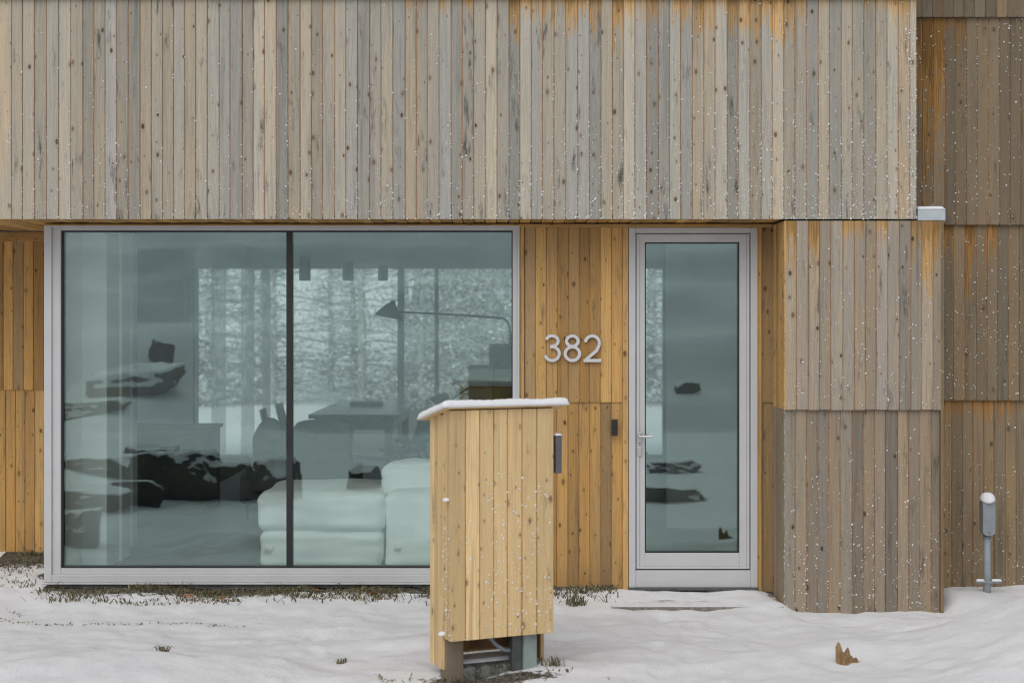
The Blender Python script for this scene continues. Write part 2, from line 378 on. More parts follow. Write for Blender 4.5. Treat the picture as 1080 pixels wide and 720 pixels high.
trim(X(548.4), X(553), -.018, .03, .09, Z(240), 61)
trim(X(656.5), X(662.6), -.022, .03, .085, Z(240), 62)
trim(X(798.6), X(803), -.02, .03, .085, Z(240), 63)
trim(wl-.002, bx0-.01, -.03, .03, Z(240), zs-.004, 64, True, (.6, .9))
trim(-6.0, wl-.005, yl-.04, yl+.03, zs-.075, zs-.004, 65, True, (.6, .9))
mb = MB(); boards(mb, (-6.0, ov+.007, zs+.004), UX, UY, -UZ, bx0+6.0-.0, 1.34, .0775, seed=66, tones=(.3, 1.), th=.02)
mb.build('soffit', M['fresh_wood'], house)
# masonry foot
MB().box(-6.0, wl+.01, yl+.03, yl+.2, -.3, .16).build('foundation', M['concrete'], house)
MB().box(wl, bx0, .026, .2, -.3, Z(615)).build('foundation', M['concrete'], house)
MB().box(bx0, 6.48, .15, .3, -.3, .05).build('foundation', M['concrete'], house)
# wall cores behind the recess boards
MB().box(-6.0, wl-.02, yl+.026, yl+.2, .15, zs-.005).build('wall_core', M['white_paint'], house)
MB().box(X(549), X(662), .04, .2, .1, zs-.005).build('wall_core', M['white_paint'], house)
MB().box(X(799), bx0+.03, .04, .2, .1, zs-.005).build('wall_core', M['white_paint'], house)

# ------------------------------------------------------------------ picture window
win = bpy.data.objects.new('picture_window', None); link(win, house)
def ring(mb, x0, x1, z0, z1, l, r, b, t, y0, y1):
    mb.box(x0, x0+l, y0, y1, z0, z1); mb.box(x1-r, x1, y0, y1, z0, z1)
    mb.box(x0+l, x1-r, y0, y1, z0, z0+b); mb.box(x0+l, x1-r, y0, y1, z1-t, z1); return mb
wz0, wz1 = Z(613), Z(238)
px = 1/150.
ring(MB(), wl, wr, wz0, wz1, 8*px, 2.5*px, 8*px, 2.*px, -.035, .10).build('outer_frame', M['alu'], win, bevel=.003)
ring(MB(), wl+8*px, wr-2.5*px, wz0+8*px, wz1-2*px, 9*px, 4.8*px, 6.5*px, 3.2*px, -.02, .10).build('window_frame', M['alu'], win, bevel=.003)
gx0, gx1, gz0, gz1 = wl+17*px, wr-7.3*px, wz0+14.5*px, wz1-5.2*px
gm0, gm1 = X(302), X(308.3)
ring(MB(), gx0, gx1, gz0, gz1, .010, .008, .012, .010, -.004, .05).build('gasket', M['black'], win)
MB().box(gm0, gm1, .0, .06, gz0+.012, gz1-.010).build('mullion', M['black'], win)
for a, b in ((gx0+.010, gm0), (gm1, gx1-.008)):
    MB().box(a, b, .012, .036, gz0+.012, gz1-.010).build('pane', M['glass'], win)
MB().box(wl-.01, wr, -.05, .02, wz0-.012, wz0-.001).build('sill', M['alu_sill'], win, bevel=.002)
# glazed side of the projecting window bay
side = bpy.data.objects.new('side_window', None); link(side, house)
sx = wl+.01
mb = MB()
mb.box(sx, sx+.07, .10, .17, wz0, wz1); mb.box(sx, sx+.07, .78, .86, wz0, wz1)
mb.box(sx, sx+.07, .17, .78, wz0, wz0+.1); mb.box(sx, sx+.07, .17, .78, wz1-.06, wz1)
mb.build('window_frame', M['alu'], side, bevel=.004)
MB().box(sx+.02, sx+.044, .17, .78, wz0+.1, wz1-.06).build('pane', M['far_glass'], side)

MB().box(sx+.075, sx+.09, .17, .519, wz0+.05, wz1-.03).build('bay_brightener', M['bay_brightener'], side)  # translucent white panel added behind the pane to brighten the bay

# ------------------------------------------------------------------ door
door = bpy.data.objects.new('entrance_door', None); link(door, house)
dx0, dx1, dz0, dz1 = X(663), X(798.4), Z(618.5), Z(240.3)
fr = MB(); fr.box(dx0, X(670), -.03, .08, dz0, dz1); fr.box(X(791), dx1, -.03, .08, dz0, dz1); fr.box(X(670), X(791), -.03, .08, Z(246), dz1)
fr.box(X(670), X(791), -.024, .08, dz0, Z(600.5)); fr.build('door_frame', M['alu'], door, bevel=.003)
ring(MB(), X(671), X(790), Z(599), Z(247), 3*px, 3*px, 2*px, 2*px, -.022, .06).build('door_rebate', M['alu'], door, bevel=.002)
ring(MB(), X(674), X(787), Z(597), Z(249), 6*px, 7.4*px, 14.5*px, 6.5*px, -.012, .05).build('door_leaf', M['alu'], door, bevel=.003)
ring(MB(), X(680), X(779.6), Z(582.5), Z(255.5), .008, .008, .008, .008, -.004, .045).build('gasket', M['black'], door)
MB().box(X(680)+.008, X(779.6)-.008, .012, .036, Z(582.5)+.008, Z(255.5)-.008).build('pane', M['glass'], door)
hd = MB(); hd.box(X(671.5), X(676.5), -.03, -.0125, Z(466), Z(455))
hd.tube([(X(674), -.03, Z(459.5)), (X(674), -.07, Z(459.5)), (X(677), -.078, Z(459.5)), (X(687), -.078, Z(459.2))], .0095, 10)
hd.build('door_handle', M['steel'], door, bevel=.002)
lk = MB(); lk.box(X(671.8), X(676.2), -.028, -.0125, Z(480.5), Z(470.5)); lk.lathe([(.0, 0), (.009, 0), (.009, .004), (.0, .004)], (X(674), -.03, Z(476)), 12)
lk.build('door_lock', M['steel'], door, bevel=.002)
MB().box(dx0-.004, dx1+.004, -.055, .06, dz0-.014, dz0-.001).build('threshold', M['dark_metal'], door)

# ------------------------------------------------------------------ room
yb = 9.0
ceil_z = 2.92
MB().box(-5.9, 6.4, .21, yb, ceil_z, ceil_z+.1).build('room_ceiling', M['ceiling'], house)
MB().box(wl+.09, bx0, .11, .21, wz1+.003, ceil_z+.1).build('lintel', M['ceiling'], house)
MB().box(-5.9, 6.4, .21, yb, .06, .15).build('room_floor', M['floor_in'], house)
lw = MB(); lw.box(-5.95, -5.8, yl+.21, 1.6, .15, ceil_z); lw.box(-5.95, -5.8, 4.2, 4.6, .15, ceil_z); lw.box(-5.95, -5.8, 8.4, yb, .15, ceil_z)
for a, b in ((1.6, 4.2), (4.6, 8.4)): lw.box(-5.95, -5.8, a, b, 2.7, ceil_z); lw.box(-5.95, -5.8, a, b, .15, .3)  # unseen window openings added in this wall to bring light into the room
lw.build('room_wall', M['white_paint'], house)
for a, b in ((1.6, 4.2), (4.6, 8.4)): MB().box(-5.89, -5.86, a, b, .3, 2.7).build('added_side_pane', M['far_glass'], house)
MB().box(3.9, 4.02, .21, yb, .15, ceil_z).build('room_wall', M['white_paint'], house)
MB().box(sx, X(112.5, .52), .52, .86, .15, ceil_z).build('bay_post', M['white_paint'], house, bevel=.004)
MB().box(X(112.5, .8)-.02, X(126, .8), .862, 1.1, .15, ceil_z).build('bay_post', M['white_paint'], house, bevel=.004)
MB().box(X(126, 1.5)-.2, X(140, 1.5), 1.5, 1.65, .15, ceil_z).build('bay_post', M['white_paint'], house, bevel=.004)
MB().box(X(704, 2.6), 3.9, 2.6, 2.72, .15, ceil_z).build('room_wall', M['white_paint'], house)  # white partition added to brighten what shows through the door pane
yp = 4.4
MB().box(-5.8, X(126, yp), yp, yp+.12, .15, ceil_z).build('room_wall', M['white_paint'], house)
MB().box(X(126, yp)+.002, X(203, yp), yp+.02, yp+.14, .15, ceil_z).build('room_wall', M['grey_wall'], house)
# garden front of glass at the back
ops = [(60, 125), (130, 195), (207, 303), (306, 420), (425, 459), (461.5, 545), (560, 640), (655, 700)]  # first two openings are hidden, added to let more daylight in
mb = MB(); xa = -5.8; zt2 = 2.80
for a, b in ops:
    a, b = X(a, yb), X(b, yb)
    mb.box(xa, a, yb, yb+.12, .15, zt2); xa = b
mb.box(xa, 3.9, yb, yb+.12, .15, zt2); mb.box(-5.8, 3.9, yb, yb+.12, zt2, ceil_z+.1)
mb.build('room_wall', M['white_paint'], house)
for a, b in ops:
    f = MB(); a, b = X(a, yb), X(b, yb); ring(f, a, b, .15, zt2, .012, .012, .05, .04, yb+.03, yb+.09)
    f = f.build('garden_window', M['alu'], house)
    MB().box(a+.012, b-.012, yb+.05, yb+.07, .20, zt2-.04).build('pane', M['far_glass'], f)

# ------------------------------------------------------------------ things in the room
FZ = .15
def soft_box(mb, x0, x1, y0, y1, z0, z1): return mb.box(x0, x1, y0, y1, z0, z1)
def puff(x0, x1, y0, y1, z0, z1, seed=0, r=.07, bulge=.025, n=22):
    """a soft rounded box with a few shallow dents"""
    bm = bmesh.new(); bmesh.ops.create_cube(bm, size=2); bmesh.ops.subdivide_edges(bm, edges=bm.edges[:], cuts=n, use_grid_fill=True)
    c = Vector(((x0+x1)/2, (y0+y1)/2, (z0+z1)/2)); h = Vector(((x1-x0)/2, (y1-y0)/2, (z1-z0)/2)); r = min(r, h.z*.9)
    mb = MB(); ids = {}
    for v in bm.verts:
        f = Vector([math.copysign(abs(q)**.8, q) for q in v.co])
        p = Vector((f.x*h.x, f.y*h.y, f.z*h.z)); q = Vector([max(-h[i]+r, min(h[i]-r, p[i])) for i in range(3)])
        d = p - q; p = q + (d.normalized()*r if d.length > 1e-6 else d)
        p.z += bulge*(1-f.x**2)*(1-f.y**2)*(1 if f.z > 0 else 0); p.y -= bulge*.6*(1-f.x**2)*(1-f.z**2)*(1 if f.y < 0 else 0)
        w = noise.noise((c+p)*3.3+Vector((seed, 0, 0)))*.02 + noise.noise(Vector(((c.x+p.x)*5, (c.y+p.y)*9, (c.z+p.z)*16))+Vector((0, seed, 0)))*.011
        ids[v.index] = mb.vert(c + p + p.normalized()*w)
    for fc in bm.faces: mb.face([ids[v.index] for v in fc.verts])
    bm.free(); return mb
oy = .42
ot = thing('ottoman', 'white padded ottoman behind the window, left of the white sofa', 'ottoman', (0, 0, FZ))
ox0, ox1 = X(271, oy), X(405, oy)
def local(o, *objs):
    bpy.context.view_layer.update()
    for q in objs: q.location = q.location - Vector(o.location)
a = puff(ox0+.02, ox1-.01, oy, oy+.9, FZ, Z(558, oy), 1).build('base', M['sofa'], ot, True)
b = puff(ox0, ox1, oy-.02, oy+.92, Z(561, oy), Z(519, oy), 2).build('cushion', M['sofa'], ot, True)
local(ot, a, b)
so = thing('sofa', 'white upholstered sofa behind the window, partly hidden by the wooden utility cabinet', 'sofa', (0, 0, FZ))
sx0, sx1 = X(406, oy), X(547, oy)
a = puff(sx0, sx1, oy, oy+.75, FZ, Z(519, oy), 3).build('seat_base', M['sofa'], so, True)
b = puff(X(400, oy), sx0+.62, oy+.25, oy+.55, Z(530, oy), Z(489, oy+.3), 4).build('back_cushion', M['sofa'], so, True)
c = puff(sx0+.63, sx1, oy+.25, oy+.55, Z(530, oy), Z(490, oy+.3), 5).build('back_cushion', M['sofa'], so, True)
local(so, a, b, c)
# two grey armchairs
ya = 3.0
ac = thing('armchair', 'grey armchair with a square back behind the white ottoman', 'armchair', (0, 0, FZ))
x0, x1 = X(309, ya), X(371, ya)
a = puff(x0, x1, ya, ya+.2, .35, Z(447, ya), 6, r=.05).build('backrest', M['grey_fabric'], ac, True)
b = puff(x0-.02, x1+.02, ya+.15, ya+.85, .3, .62, 7, r=.05).build('seat', M['grey_fabric'], ac, True)
lg = []
for qx in (x0+.05, x1-.05):
    for qy in (ya+.1, ya+.75): lg.append(MB().tube([(qx, qy, FZ), (qx, qy, .36)], .014, 8).build('leg', M['dark_metal'], ac))
local(ac, a, b, *lg)
ac = thing('armchair', 'grey armchair with a high rounded back, left of the square backed one', 'armchair', (0, 0, FZ))
x0, x1 = X(266, ya), X(302, ya)
mb = MB(); prof = []
for k in range(15):
    t = k/14; prof.append((x0 + (x1-x0)*t, Z(490, ya) + (Z(440, ya)-Z(490, ya))*math.sin(math.pi*(.12+.76*t))**.55))
n = len(prof)
fr_ = [mb.vert((p, ya, q)) for p, q in prof]; bk_ = [mb.vert((p, ya+.12, q-.01)) for p, q in prof]
f0 = [mb.vert((p, ya, .42)) for p, q in prof]; b0 = [mb.vert((p, ya+.12, .42)) for p, q in prof]
for k in range(n-1):
    mb.face((f0[k], f0[k+1], fr_[k+1], fr_[k])); mb.face((b0[k+1], b0[k], bk_[k], bk_[k+1])); mb.face((fr_[k], fr_[k+1], bk_[k+1], bk_[k])); mb.face((f0[k+1], f0[k], b0[k], b0[k+1]))
mb.face((f0[0], fr_[0], bk_[0], b0[0])); mb.face((f0[-1], b0[-1], bk_[-1], fr_[-1]))
a = mb.build('backrest', M['grey_fabric'], ac, bevel=.03, seg=3)
b = puff(x0-.14, x1+.05, ya+.1, ya+.75, .3, .6, 8, r=.05).build('seat', M['grey_fabric'], ac, True)
lg = []
for qx in (x0-.06, x1-.02):
    for qy in (ya+.1, ya+.65): lg.append(MB().tube([(qx, qy, FZ), (qx, qy, .36)], .014, 8).build('leg', M['dark_metal'], ac))
local(ac, a, b, *lg)
# dining table
yt0, yt1 = 4.7, 7.3
tz = Z(437, yt0)
tb = thing('dining_table', 'long dark dining table seen end-on through the big window', 'table', (0, 0, FZ))
tx0, tx1 = X(325, yt0), X(421, yt0)
a = MB().box(tx0, tx1, yt0, yt1, tz-.045, tz).build('tabletop', M['table'], tb, bevel=.006)
b = MB().box(tx0+.06, tx1-.06, yt0+.06, yt1-.06, tz-.16, tz-.046).build('apron', M['table'], tb)
lg = [MB().box(qx-.04, qx+.04, qy-.04, qy+.04, FZ, tz-.046).build('leg', M['table'], tb, bevel=.004) for qx in (tx0+.12, tx1-.12) for qy in (yt0+.12, yt1-.12)]
local(tb, a, b, *lg)
tray = MB().box(X(370, 6.3), X(403, 6.3), 6.2, 6.5, tz+.001, tz+.045).build('serving_tray', M['chair'], bevel=.006)
tag(tray, 'low dark tray standing on the dining table', 'tray')
# wire-legged shell chair
def shell_chair():
    root = thing('dining_chair', '', 'chair')
    mb = MB(); nu, nv = 9, 13; g_ = []
    for i in range(nv):
        t = i/(nv-1)
        if t < .5: s_ = t/.5; y = -.22 + .40*s_; z = .46 - .03*math.sin(math.pi*s_)
        else: s_ = (t-.5)/.5; y = .18 + .03*math.sin(s_*1.5) + .10*s_; z = .46 + .42*s_**1.15
        row = []
        for j in range(nu):
            q = -1 + 2*j/(nu-1); wd = .23*(1 - .25*max(0, t-.6)/.4) * (1-.12*(1-min(1, t/.2)))
            row.append(mb.vert((q*wd, y - (.05*q*q if t > .5 else 0), z + .045*q*q*(1 if t < .55 else .3))))
        g_.append(row)
    for a, b in zip(g_, g_[1:]):
        for j in range(nu-1): mb.face((a[j], a[j+1], b[j+1], b[j]))
    o = mb.build('shell', M['chair'], root, True)
    sd = o.modifiers.new('t', 'SOLIDIFY'); sd.thickness = .012
    for qx in (-1, 1):
        for qy in (-1, 1): MB().tube([(qx*.10, qy*.10, .445), (qx*.235, qy*.23, 0)], .0075, 8).build('leg', M['dark_metal'], root)
    return root
def dup(root, loc, rz, label):
    r = root.copy(); COL.objects.link(r); r.location = loc; r.rotation_euler = (0, 0, rz); r['label'] = label
    for ch in list(root.children):
        c = ch.copy(); COL.objects.link(c); c.parent = r
    return r
c0 = shell_chair(); c0['group'] = 'chairs round the dining table'
spots = [(tx1+.04, 5.0, -math.pi/2-.35, 'dark wire legged dining chair nearest the window on the right of the table'),
         (tx0-.30, 5.3, math.pi/2+.1, 'dark dining chair nearest the window on the left of the table'),
         (tx0-.30, 6.3, math.pi/2, 'dark dining chair farther back on the left of the table'),
         (tx1+.06, 6.1, -math.pi/2+.1, 'dark dining chair farther back on the right of the table')]
for i, (x, y, rz, lb) in enumerate(spots):
    if i == 0: c0.location = (x, y, FZ); c0.rotation_euler = (0, 0, rz); c0['label'] = lb
    else: dup(c0, (x, y, FZ), rz, lb)
# cylinder spots below the ceiling
for i, (p, y, lb) in enumerate(((321.5, 5.5, 'dark cylinder ceiling spot nearest the black window mullion'), (367, 6.8, 'dark cylinder ceiling spot in the middle of the row of three'), (404, 7.9, 'dark cylinder ceiling spot farthest from the black window mullion'))):
    mb = MB().lathe([(.002, 0), (.062, 0), (.064, .01), (.064, ceil_z-Z(296, y)-.012), (.05, ceil_z-Z(296, y)-.001)], (X(p, y), y, Z(296, y)), 24)
    tag(mb.build('ceiling_spot', M['black'], None, True), lb, 'ceiling light', 'cylinder spots under the living room ceiling')
for p0, p1, lb in ((222.5, 238, 'narrow sheer white sheet added as a pale band left of the two others'), (254, 268, 'sheer white sheet added as a pale band between the kitchen and the dining table'), (276, 285, 'narrowest sheer white sheet added as a pale band, nearest the dining table')):
    mb = MB(); n = 40; x0, x1 = X(p0, 8.7), X(p1, 8.7); rr = []  # backlit translucent sheet added to make a pale band at the far glass
    for i in range(n+1):
        x = x0 + (x1-x0)*i/n; y = 8.72 + .035*math.sin(i*1.25) + .012*math.sin(i*.6)
        rr.append((mb.vert((x, y, FZ+.02)), mb.vert((x, y, 2.84))))
    for a, b in zip(rr, rr[1:]): mb.face((a[0], b[0], b[1], a[1]))
    o = mb.build('added_sheet', M['sheer'], None, True); o.modifiers.new('t', 'SOLIDIFY').thickness = .004
    tag(o, lb, 'added_sheet', 'sheer sheets added as pale bands at the garden windows')
# two-armed floor lamp
yf = 1.6
lamp = thing('floor_lamp', 'black two-armed floor lamp with conical shades beside the white sofa', 'floor lamp', (X(538, yf), yf, FZ))
def L(p, q): return (X(p, yf) - lamp.location.x, 0, Z(q, yf) - FZ)
MB().tube([L(538, 584), L(538, 352)], .012, 10).build('pole', M['black'], lamp, True)
MB().lathe([(.0, 0), (.15, 0), (.15, .012), (.02, .025), (.0, .025)], (0, 0, 0), 28).build('base', M['black'], lamp, True)
MB().tube([L(538, 352), L(537.3, 344), L(534.5, 338), L(530, 335.5), L(518, 334.6), L(475, 331.6), L(424, 329)], [.011]*4+[.0105, .009, .0075], 10).build('arm', M['black'], lamp, True)
MB().tube([L(538, 408.3), L(497, 408.3), L(494, 409), L(479, 419)], .008, 10).build('arm', M['black'], lamp, True)
def shade(a, b, r):
    a, b = Vector(a), Vector(b); t = (b-a); ln = t.length; t.normalize()
    e1 = Vector((0, 1, 0)); e2 = t.cross(e1); mb = MB(); n = 24; rings = []
    for k, (q, rr) in enumerate(((0, .012), (.03, .26*r), (.22, .42*r), (.5, .66*r), (.8, .88*r), (1, r))):
        rings.append([mb.vert(a + t*ln*q + (e1*math.cos(2*math.pi*j/n) + e2*math.sin(2*math.pi*j/n))*rr) for j in range(n)])
    for p_, q_ in zip(rings, rings[1:]):
        for j in range(n): mb.face((p_[j], p_[(j+1) % n], q_[(j+1) % n], q_[j]))
    mb.face(rings[0])
    o = mb.build('lamp_shade', M['black'], lamp, True); o.modifiers.new('t', 'SOLIDIFY').thickness = .003
    return o
shade(L(413, 319.5), L(410, 334.6), .118)
MB().lathe([(.0, 0), (.02, 0), (.022, .02), (.014, .034), (.0, .036)], L(414.5, 321), 12).build('knob', M['black'], lamp, True)
MB().tube([L(424.5, 329), L(419, 329.5), L(415, 326)], .009, 8).build('swivel', M['black'], lamp, True)
shade(L(472, 415), L(462, 427), .09)
# cupboards on the right of the room
yc = 3.2
bc = thing('bookcase', 'tall dark brown bookcase inside the window, right of the lamp arm', 'bookcase', (0, 0, FZ))
x0, x1 = X(516, yc), X(640, yc); zt3 = Z(363, yc)
mb = MB(); mb.box(x0, x0+.03, yc, yc+.35, FZ, zt3); mb.box(x1-.03, x1, yc, yc+.35, FZ, zt3); mb.box(x0+.03, x1-.03, yc+.33, yc+.35, FZ, zt3)
a = mb.build('carcass', M['brown_cab'], bc, bevel=.002)
sh = [MB().box(x0+.031, x1-.031, yc+.01, yc+.329, z, z+.028).build('shelf', M['brown_cab'], bc) for z in (FZ+.05, .62, 1.05, 1.42, zt3-.03)]
local(bc, a, *sh)
cb = thing('sideboard', 'low grey sideboard left of the brown bookcase', 'sideboard', (0, 0, FZ))
a = MB().box(X(494, yc), X(516, yc)-.004, yc+.05, yc+.42, FZ+.06, Z(386, yc)).build('carcass', M['grey_paint'], cb, bevel=.003)
b = MB().box(X(495, yc), X(515.4, yc)-.004, yc+.03, yc+.049, FZ+.08, Z(387, yc)).build('door_panel', M['grey_paint'], cb, bevel=.002)
c = MB().box(X(496, yc), X(514, yc), yc+.08, yc+.4, FZ, FZ+.059).build('plinth', M['black'], cb)
local(cb, a, b, c)
kc = MB().box(X(141, yp), X(201, yp), yp-.34, yp+.015, Z(340, yp-.34), ceil_z-.002)
kc = kc.build('wall_cabinet', M['dark_cab'], bevel=.003)
yi = 3.4
isl = thing('kitchen_island', 'charcoal kitchen island standing low in the left half of the room', 'kitchen island', (0, 0, FZ))
a = MB().box(X(114, yi), X(212, yi), yi+.02, yi+.88, FZ, Z(457, yi)).build('cabinet', M['dark_cab'], isl, bevel=.003)
b = MB().box(X(111, yi), X(215, yi), yi, yi+.9, Z(457, yi)+.001, Z(453, yi)).build('worktop', M['grey_paint'], isl, bevel=.003)
local(isl, a, b)
tag(kc, 'dark grey wall cabinet hanging high at the left end of the room', 'cabinet')

# ------------------------------------------------------------------ ground
def sms(a, b, x):
    t = max(0., min(1., (x-a)/(b-a))); return t*t*(3-2*t)
STEPS = [(.98, -.72), (1.13, -.98), (.92, -1.22), (1.07, -1.5), (.86, -1.74), (1.0, -2.02), (.8, -2.3), (-1.2, -1.2), (-1.5, -1.45), (-1.15, -1.75)]
def gz(x, y):
    z = .045
    z += .055*sms(-.75, -.12, y)*(1-sms(1.7, 1.9, x)*(1-sms(2.9, 3.0, x)))      # a little higher along the wall
    z += .10*sms(-3.1, -3.5, x)*sms(-.6, .75, y)
    z += .33*sms(-3.0, -10.5, y)
    z += .36*math.exp(-((x-3.25)/.85)**2)*sms(-1.15, -1.75, y+.25*noise.noise(Vector((x*1.3, 2, 0))))*sms(-4.2, -2.6, y)
    z += .06*sms(-1.75, -2.05, y+.5*noise.noise(Vector((x*.9, 5, 0))))*sms(-3.6, -2.6, y)*max(0, min(1, .5+1.6*noise.noise(Vector((x*.8, 1, 3)))))
    z -= .045*sms(1.8, 1.95, x)*(1-sms(2.9, 3.05, x))*sms(-1.1, -.6, y)                  # drift on the right
    z += .06*math.exp(-((x-1.92)/.30)**2 - ((y+1.85)/.20)**2)
    z += .05*math.exp(-((x-2.3)/.22)**2 - ((y+.75)/.2)**2) + .05*math.exp(-((x-2.75)/.3)**2 - ((y+.9)/.25)**2)
    z += .07*math.exp(-((x+2.2)/.7)**2 - ((y+2.3)/.35)**2)
    z += .05*math.exp(-((x-.75)/.5)**2 - ((y+1.85)/.4)**2)
    p = Vector((x, y, 0))
    z += .032*noise.noise(p*1.3) + .016*noise.noise(p*3.6+Vector((3, 1, 0))) + (.010*noise.noise(p*8) + .004*noise.noise(p*21) if y > -4 else 0)
    if -2.7 < y < -.5:
        for fx, fy in STEPS:
            q = ((x-fx)/.055)**2 + ((y-fy)/.13)**2
            if q < 6: z += -.012*math.exp(-q**2) + .004*math.exp(-(q-2.4)**2)
        z += .014*max(0, noise.noise(p*6.3+Vector((7, 2, 0)))-.1) + .05*max(0, noise.noise(Vector((x*.9, y*2.0, 4)))-.15)*sms(-.9, -1.5, y)
    if y < -3 and x < -2: z += .22*sms(-2.4, -6, x)*sms(-3, -5, y)*(1+.8*noise.noise(p*.8))
    if y < -10.5:
        r = -10.5-y; z += 6.2*(1-math.exp(-r*.07)) + .35*noise.noise(p*.35)*min(1, r/3) + .16*noise.noise(p*.9+Vector((5, 0, 0)))*min(1, r/3)
        st = z*1.1; fl = math.floor(st); z = .55*z + .45*(fl + sms(.2, .9, st-fl))/1.1
    if y > 9.4: z = .0 + .02*(y-9.4)*.2 + .03*noise.noise(p*.5) + 9*sms(30, 70, y)
    return z
def axis(parts):
    out = []
    for a, b, s in parts:
        n = max(1, round((b-a)/s))
        out += [a + (b-a)*i/n for i in range(n)]
    return out + [parts[-1][1]]
xs = axis([(-160, -40, 12), (-40, -9, 1.2), (-9, -4, .25), (-4, 4, .026), (4, 8, .25), (8, 40, 1.4), (40, 160, 12)])
ys = axis([(-160, -45, 10), (-45, -12, .5), (-12, -3, .16), (-3, 1.0, .026), (1.0, 9.6, 1.0), (9.6, 45, 1.0), (45, 160, 12)])
mb = MB(); mb.hasat = True
idx = []
for y in ys:
    row = []
    for x in xs:
        z = gz(x, y)
        soil = 0.0
        if wl-.6 < x < bx0+.2 and y > -.8:
            yw = yl if x < wl else 0.0
            d = yw - y; k = {True: 1.0}.get(x < X(560), .85)
            lim = .20 + .10*noise.noise(Vector((x*1.4, 3, 0))) + (.45 if x < wl else 0) + (.10 if X(60) < x < X(300) else 0)
            if X(640) < x: lim = .03
            soil = k*max(0., 1 - sms(lim*.25, lim*1.5, d))
            soil = soil*.70
        q = math.exp(-((x+.12)/.5)**2 - ((y+2.42)/.16)**2)
        soil = max(soil, .80*q)
        if y < -.3: soil = max(soil, .40*math.exp(-((y+.93+.08*noise.noise(Vector((x*2, 0, 0))))/.03)**2)*(1 if X(60) < x < X(290) else 0)*(1+.5*noise.noise(Vector((x*5, 9, 0)))))
        row.append(mb.vert((x, y, z), (x, y), (soil, 0, 0, 0)))
    idx.append(row)
for a, b in zip(idx, idx[1:]):
    for j in range(len(xs)-1): mb.face((a[j], a[j+1], b[j+1], b[j]))
gr = mb.build('ground', M['ground'], None, True); gr['kind'] = 'structure'

# door step
stp = MB(); stp.box(X(640), bx0-.02, -.50, -.058, -.03, .074)
stp = stp.build('doorstep', M['step'], bevel=.006); stp['kind'] = 'structure'

# ------------------------------------------------------------------ number, keypad, vent
hn = thing('house_number', 'pale metal house number 382 on the yellow boards left of the door', 'house number', (X(603.5), -.012, Z(382)))
def arc(cx, cz, rx, rz, a0, a1, n=18): return [(cx + rx*math.cos(math.radians(a0+(a1-a0)*i/n)), cz + rz*math.sin(math.radians(a0+(a1-a0)*i/n))) for i in range(n+1)]
def stroke(name, paths, ox, closed=False):
    hw = .0109; mb = MB()
    for si, (pts, cl) in enumerate(paths):
        n = len(pts); L_, R_ = [], []
        for i, p in enumerate(pts):
            a = pts[(i-1) % n] if (cl or i > 0) else p; b = pts[(i+1) % n] if (cl or i < n-1) else p
            dx, dz = b[0]-a[0], b[1]-a[1]; l = math.hypot(dx, dz) or 1; nx, nz = -dz/l, dx/l
            L_.append((p[0]+nx*hw, p[1]+nz*hw)); R_.append((p[0]-nx*hw, p[1]-nz*hw))
        V_ = [[mb.vert((ox+q[0], yy, q[1])) for q in side_] for side_ in (L_, R_) for yy in (-.014-.0007*si, -.0004*si)]
        lf, lb, rf, rb = V_
        for i in range(n if cl else n-1):
            j = (i+1) % n
            mb.face((lf[i], lf[j], rf[j], rf[i])); mb.face((lb[j], lb[i], rb[i], rb[j])); mb.face((lf[j], lf[i], lb[i], lb[j])); mb.face((rf[i], rf[j], rb[j], rb[i]))
        if not cl:
            for i in (0, -1): mb.face((lf[i], rf[i], rb[i], lb[i]))
    return mb.build(name, M['digit'], hn, )
ht = 30*px; h_ = ht
w_ = .0138
three = arc(.0, h_-w_-.046, .046, .046, 160, -75, 18)[:-1] + [(-.012+.022, h_*.545)]
t1 = arc(-.002, h_-.0495-.0, .042, .0365, 165, -82, 18)
t2 = arc(-.002, .062, .050, .0482, 82, -165, 20)
stroke('digit', [([(p, q) for p, q in t1] + [(-.016, h_*.555)], False), ([(-.014, h_*.548)] + t2, False)], -21*px)
stroke('digit', [(arc(0, h_-.0505, .041, .0365, 0, 340, 17), True), (arc(0, .0615, .0505, .0478, 0, 345, 23), True)], 0)
two = arc(0, h_-.0640, .0490, .0500, 172, -28, 16) + [(.030, .083), (-.012, .048), (-.036, .026), (-.048, .0138)]
stroke('digit', [(two, False), ([(-.0615, .0138), (.0615, .0138)], False)], 21*px)
kp = thing('keypad', 'small black door keypad on the boards left of the door', 'keypad', (X(648), -.02, Z(459)))
MB().box(-.0205, .0205, -.02, .008, 0, .115).build('housing', M['black'], kp, bevel=.004)
mb = MB()
for r in range(4): mb.box(-.012, .012, -.0225, -.0195, .016+r*.024, .030+r*.024)
mb.build('button_strip', M['black'], kp, bevel=.001)
vt = thing('vent_cover', 'pale metal cover topped with snow where the upper wall meets the block', 'vent cover', (X(983.2, ov), ov, zb_top))
vw = X(998, ov)-X(968.6, ov)
MB().box(-vw/2, vw/2, .012, .40, 0.002, .078).build('cover', M['vent_metal'], vt, bevel=.004)
